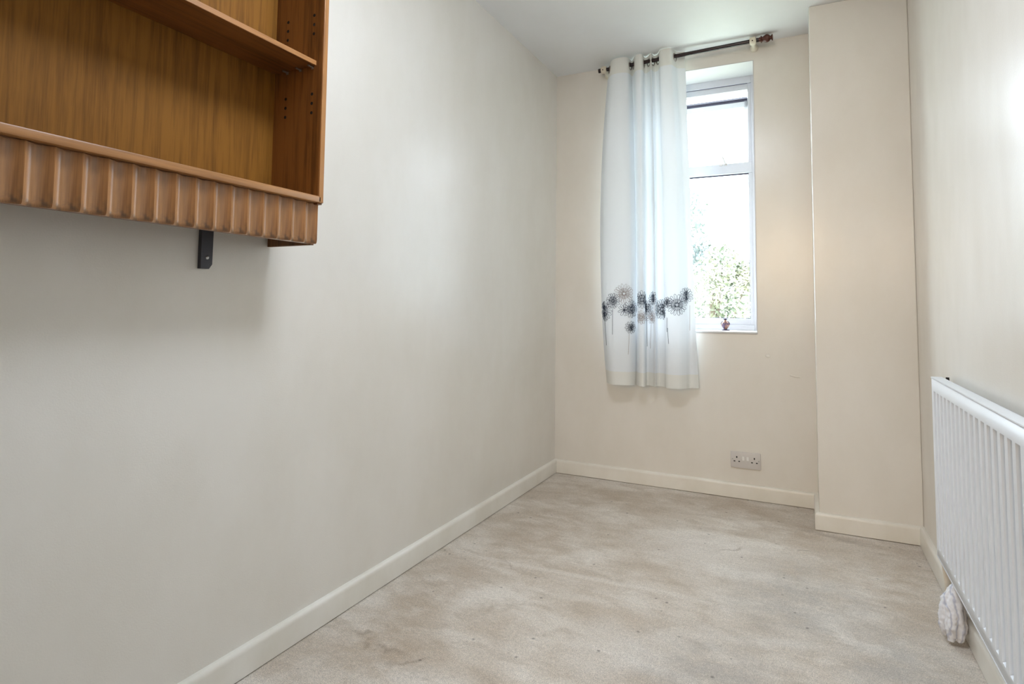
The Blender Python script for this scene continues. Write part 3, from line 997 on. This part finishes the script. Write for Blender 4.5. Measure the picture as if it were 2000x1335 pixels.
# ------------------------------------------------------------------ crumpled rag
def rag():
    m, nt, b = new_mat('blue_white_rag_cotton')
    L = nt.links.new
    tc = N(nt, 'ShaderNodeTexCoord')
    wv = N(nt, 'ShaderNodeTexWave'); wv.inputs['Scale'].default_value = 16; wv.inputs['Distortion'].default_value = 9; wv.inputs['Detail'].default_value = 3
    L(tc.outputs['Object'], wv.inputs['Vector'])
    rp = N(nt, 'ShaderNodeValToRGB')
    rp.color_ramp.elements[0].position = 0.0; rp.color_ramp.elements[0].color = (0.56, 0.58, 0.68, 1)
    rp.color_ramp.elements[1].position = 0.25; rp.color_ramp.elements[1].color = (0.84, 0.84, 0.88, 1)
    L(wv.outputs['Fac'], rp.inputs['Fac']); L(rp.outputs['Color'], b.inputs['Base Color'])
    b.inputs['Roughness'].default_value = 0.9
    mb = MB()
    random.seed(11)
    # a wad of cloth: folds that hang from one pinch under the radiator and spread on the floor, fused into one skin
    for k in range(11):
        a = 2 * math.pi * k / 11 + random.uniform(-0.25, 0.25)
        ex, ey = 0.022 * math.cos(a), 0.046 * math.sin(a)
        h = random.uniform(0.0, 0.028)
        top = (0.012 + 0.25 * ex, 0.25 * ey, 0.158)
        mid = (ex * 0.9 + random.uniform(-.004, .004), ey * 0.85 + random.uniform(-.006, .006), 0.10 + random.uniform(-.012, .012))
        low = (ex * 1.15, ey * 1.1 + random.uniform(-.006, .006), 0.045 + h * 0.5)
        end = (ex * 1.0 + random.uniform(-.004, .004), ey * 0.95, 0.009 + h)
        mb.tube([top, mid, low, end], [0.007, 0.0105, 0.0115, 0.0085], 10)
    mb.tube([(0.012, 0, 0.152), (0.004, 0, 0.10), (0, 0, 0.03)], [0.010, 0.021, 0.024], 12)
    o = mb.build('cleaning_rag', m, None, 180)
    rm = o.modifiers.new('fuse', 'REMESH'); rm.mode = 'VOXEL'; rm.voxel_size = 0.0026; rm.use_smooth_shade = True
    sm = o.modifiers.new('soften', 'SMOOTH'); sm.iterations = 3
    tx = bpy.data.textures.new('creases', 'CLOUDS'); tx.noise_scale = 0.016
    dp = o.modifiers.new('creases', 'DISPLACE'); dp.texture = tx; dp.strength = 0.009; dp.mid_level = 0.5
    o.location = (1.732, 2.235, 0.002)
    tag(o, 'crumpled white and blue rag stuffed under the radiator', 'rag')


rag()

# ------------------------------------------------------------------ double socket on the far wall
SX, SZ, SW, SH = 1.0635, 0.196, 0.1455, 0.083
so = tag(empty('wall_socket', (SX, D, SZ)), 'double power socket with two white switches low on the wall', 'socket')
MB().box(-SW / 2, SW / 2, -0.009, 0, -SH / 2, SH / 2, 0.003).build('face_plate', M['plastic'], so, 40)
for sx in (-1, 1):
    MB().box(sx * 0.0105 - 0.0055, sx * 0.0105 + 0.0055, -0.0125, -0.008, -0.001, 0.019, 0.0012).build('rocker_switch', M['switch'], so)
    cx = sx * 0.0425
    for (a, b_, w_, h_) in ((0, 0.0135, 0.0028, 0.0048), (-0.0115, -0.0075, 0.0042, 0.0026), (0.0115, -0.0075, 0.0042, 0.0026)):
        MB().box(cx + a - w_, cx + a + w_, -0.0096, -0.0085, b_ - h_, b_ + h_).build('pin_hole', M['pin'], so)
    MB().lathe([(0.0032, 0), (0.0032, 0.0012)], (sx * 0.0635, -0.0088, 0.003), (0, -1, 0), 12).build('screw', M['steel'], so)

# ------------------------------------------------------------------ little vase on the sill
def vase():
    m, nt, b = new_mat('bronze_lustre_glaze')
    L = nt.links.new
    tc = N(nt, 'ShaderNodeTexCoord')
    n = N(nt, 'ShaderNodeTexNoise'); n.inputs['Scale'].default_value = 40
    L(tc.outputs['Object'], n.inputs['Vector'])
    rp = N(nt, 'ShaderNodeValToRGB')
    rp.color_ramp.elements[0].position = 0.42; rp.color_ramp.elements[0].color = (0.12, 0.075, 0.13, 1)
    rp.color_ramp.elements[1].position = 0.6; rp.color_ramp.elements[1].color = (0.55, 0.26, 0.10, 1)
    L(n.outputs['Fac'], rp.inputs['Fac']); L(rp.outputs['Color'], b.inputs['Base Color'])
    b.inputs['Roughness'].default_value = 0.25
    dark = simple('dark_purple_glaze', (0.05, 0.03, 0.06), 0.25, bump=0.05)
    t = tag(empty('small_vase', (0.957, 3.485, WZ0 + 0.0007)), 'tiny bronze and purple vase standing on the window sill', 'vase')
    MB().lathe([(0.0225, 0), (0.023, 0.002), (0.021, 0.0045), (0.010, 0.006), (0.009, 0.009)], (0, 0, 0), 'z', 28).build('foot', dark, t, 40)
    MB().lathe([(0.009, 0.009), (0.0135, 0.013), (0.019, 0.022), (0.0215, 0.031), (0.0205, 0.038), (0.015, 0.046), (0.0085, 0.052), (0.0065, 0.056)], (0, 0, 0), 'z', 28).build('body', m, t, 60)
    MB().lathe([(0.0065, 0.056), (0.007, 0.060), (0.0125, 0.0635), (0.0135, 0.066), (0.012, 0.067), (0.006, 0.0655)], (0, 0, 0), 'z', 28).build('rim', dark, t, 60)
    for sx in (-1, 1):
        MB().tube([(sx * 0.0075, 0, 0.052), (sx * 0.017, 0, 0.047), (sx * 0.0225, 0, 0.038), (sx * 0.021, 0, 0.030)], 0.0018, 8).build('handle', dark, t, 60)


vase()

# ------------------------------------------------------------------ outside the window
gm_ = simple('pale_paving_and_grass', (0.32, 0.34, 0.24), 0.9, var=0.3, bscale=3)
struct('ground', MB().box(-30, 30, -30, 45, -0.5, -0.25), gm_)


def foliage_mat(name, a, b_):
    m, nt, b = new_mat(name)
    L = nt.links.new
    tc = N(nt, 'ShaderNodeTexCoord')
    n = N(nt, 'ShaderNodeTexNoise'); n.inputs['Scale'].default_value = 3.5; n.inputs['Detail'].default_value = 5
    L(tc.outputs['Object'], n.inputs['Vector'])
    rp = N(nt, 'ShaderNodeValToRGB')
    rp.color_ramp.elements[0].position = 0.4; rp.color_ramp.elements[0].color = (*a, 1)
    rp.color_ramp.elements[1].position = 0.6; rp.color_ramp.elements[1].color = (*b_, 1)
    L(n.outputs['Fac'], rp.inputs['Fac']); L(rp.outputs['Color'], b.inputs['Base Color'])
    b.inputs['Roughness'].default_value = 0.5
    return m


bark = simple('grey_bark', (0.16, 0.12, 0.09), 0.9, bump=0.6, bscale=30)


def tree(name, label, loc, blobs, n, mat, seed, trunk_top, leaf=0.05):
    random.seed(seed)
    t = tag(empty(name, loc), label, 'tree' if 'tree' in name else 'shrub')
    tk = MB()
    tk.tube([(0, 0, 0), (0.03, 0.02, trunk_top * 0.5), (-0.02, 0.0, trunk_top)], [0.09, 0.07, 0.03], 10)
    for (bx, by_, bz_, br_) in blobs:
        tk.tube([(0, 0, trunk_top * 0.45), (bx * 0.5, by_ * 0.5, (trunk_top * 0.45 + bz_) / 2), (bx, by_, bz_)], [0.035, 0.022, 0.008], 6)
    tk.build('trunk', bark, t, 50)
    vs, fs = [], []
    for _ in range(n):
        bx, by_, bz_, br_ = random.choice(blobs)
        while True:
            p = Vector([random.uniform(-1, 1) for _ in range(3)])
            if p.length < 1: break
        c = Vector((bx, by_, bz_)) + p * br_
        a = Vector([random.gauss(0, 1) for _ in range(3)]).normalized()
        b2 = a.orthogonal().normalized()
        L_ = leaf * random.uniform(0.6, 1.2)
        i = len(vs)
        vs += [c - a * L_, c + b2 * L_ * 0.4, c + a * L_, c - b2 * L_ * 0.4]
        fs.append((i, i + 1, i + 2, i + 3))
    me = bpy.data.meshes.new('foliage')
    me.from_pydata(vs, [], fs)
    me.materials.append(mat)
    o = link_mesh('foliage', me, t)
    o['kind'] = 'stuff'


tree('garden_tree', 'tall grey green tree outside the window', (-0.35, 9.0, -0.25),
     [(0, 0, 2.2, .5), (.12, .1, 2.65, .35), (-.35, 0, 2.5, .5), (-.8, .2, 2.2, .6), (-.2, 0, 1.75, .5), (.35, 0, 1.95, .28), (-1.2, 0, 2.6, .6), (-1.5, .2, 1.7, .6)], 5000,
     foliage_mat('grey_green_leaves', (0.05, 0.065, 0.055), (0.15, 0.17, 0.13)), 3, 2.2, 0.045)
tree('garden_shrub', 'broad yellow green shrub outside the window', (0.35, 7.6, -0.25),
     [(0, 0, 1.45, .4), (.3, 0, 1.3, .36), (-.35, .1, 1.4, .4), (.1, .1, 1.75, .28), (-.75, 0, 1.35, .4), (.42, .1, 1.62, .2), (-1.1, .2, 1.5, .4)], 4500,
     foliage_mat('yellow_green_leaves', (0.10, 0.12, 0.075), (0.30, 0.29, 0.19)), 5, 1.3, 0.04)
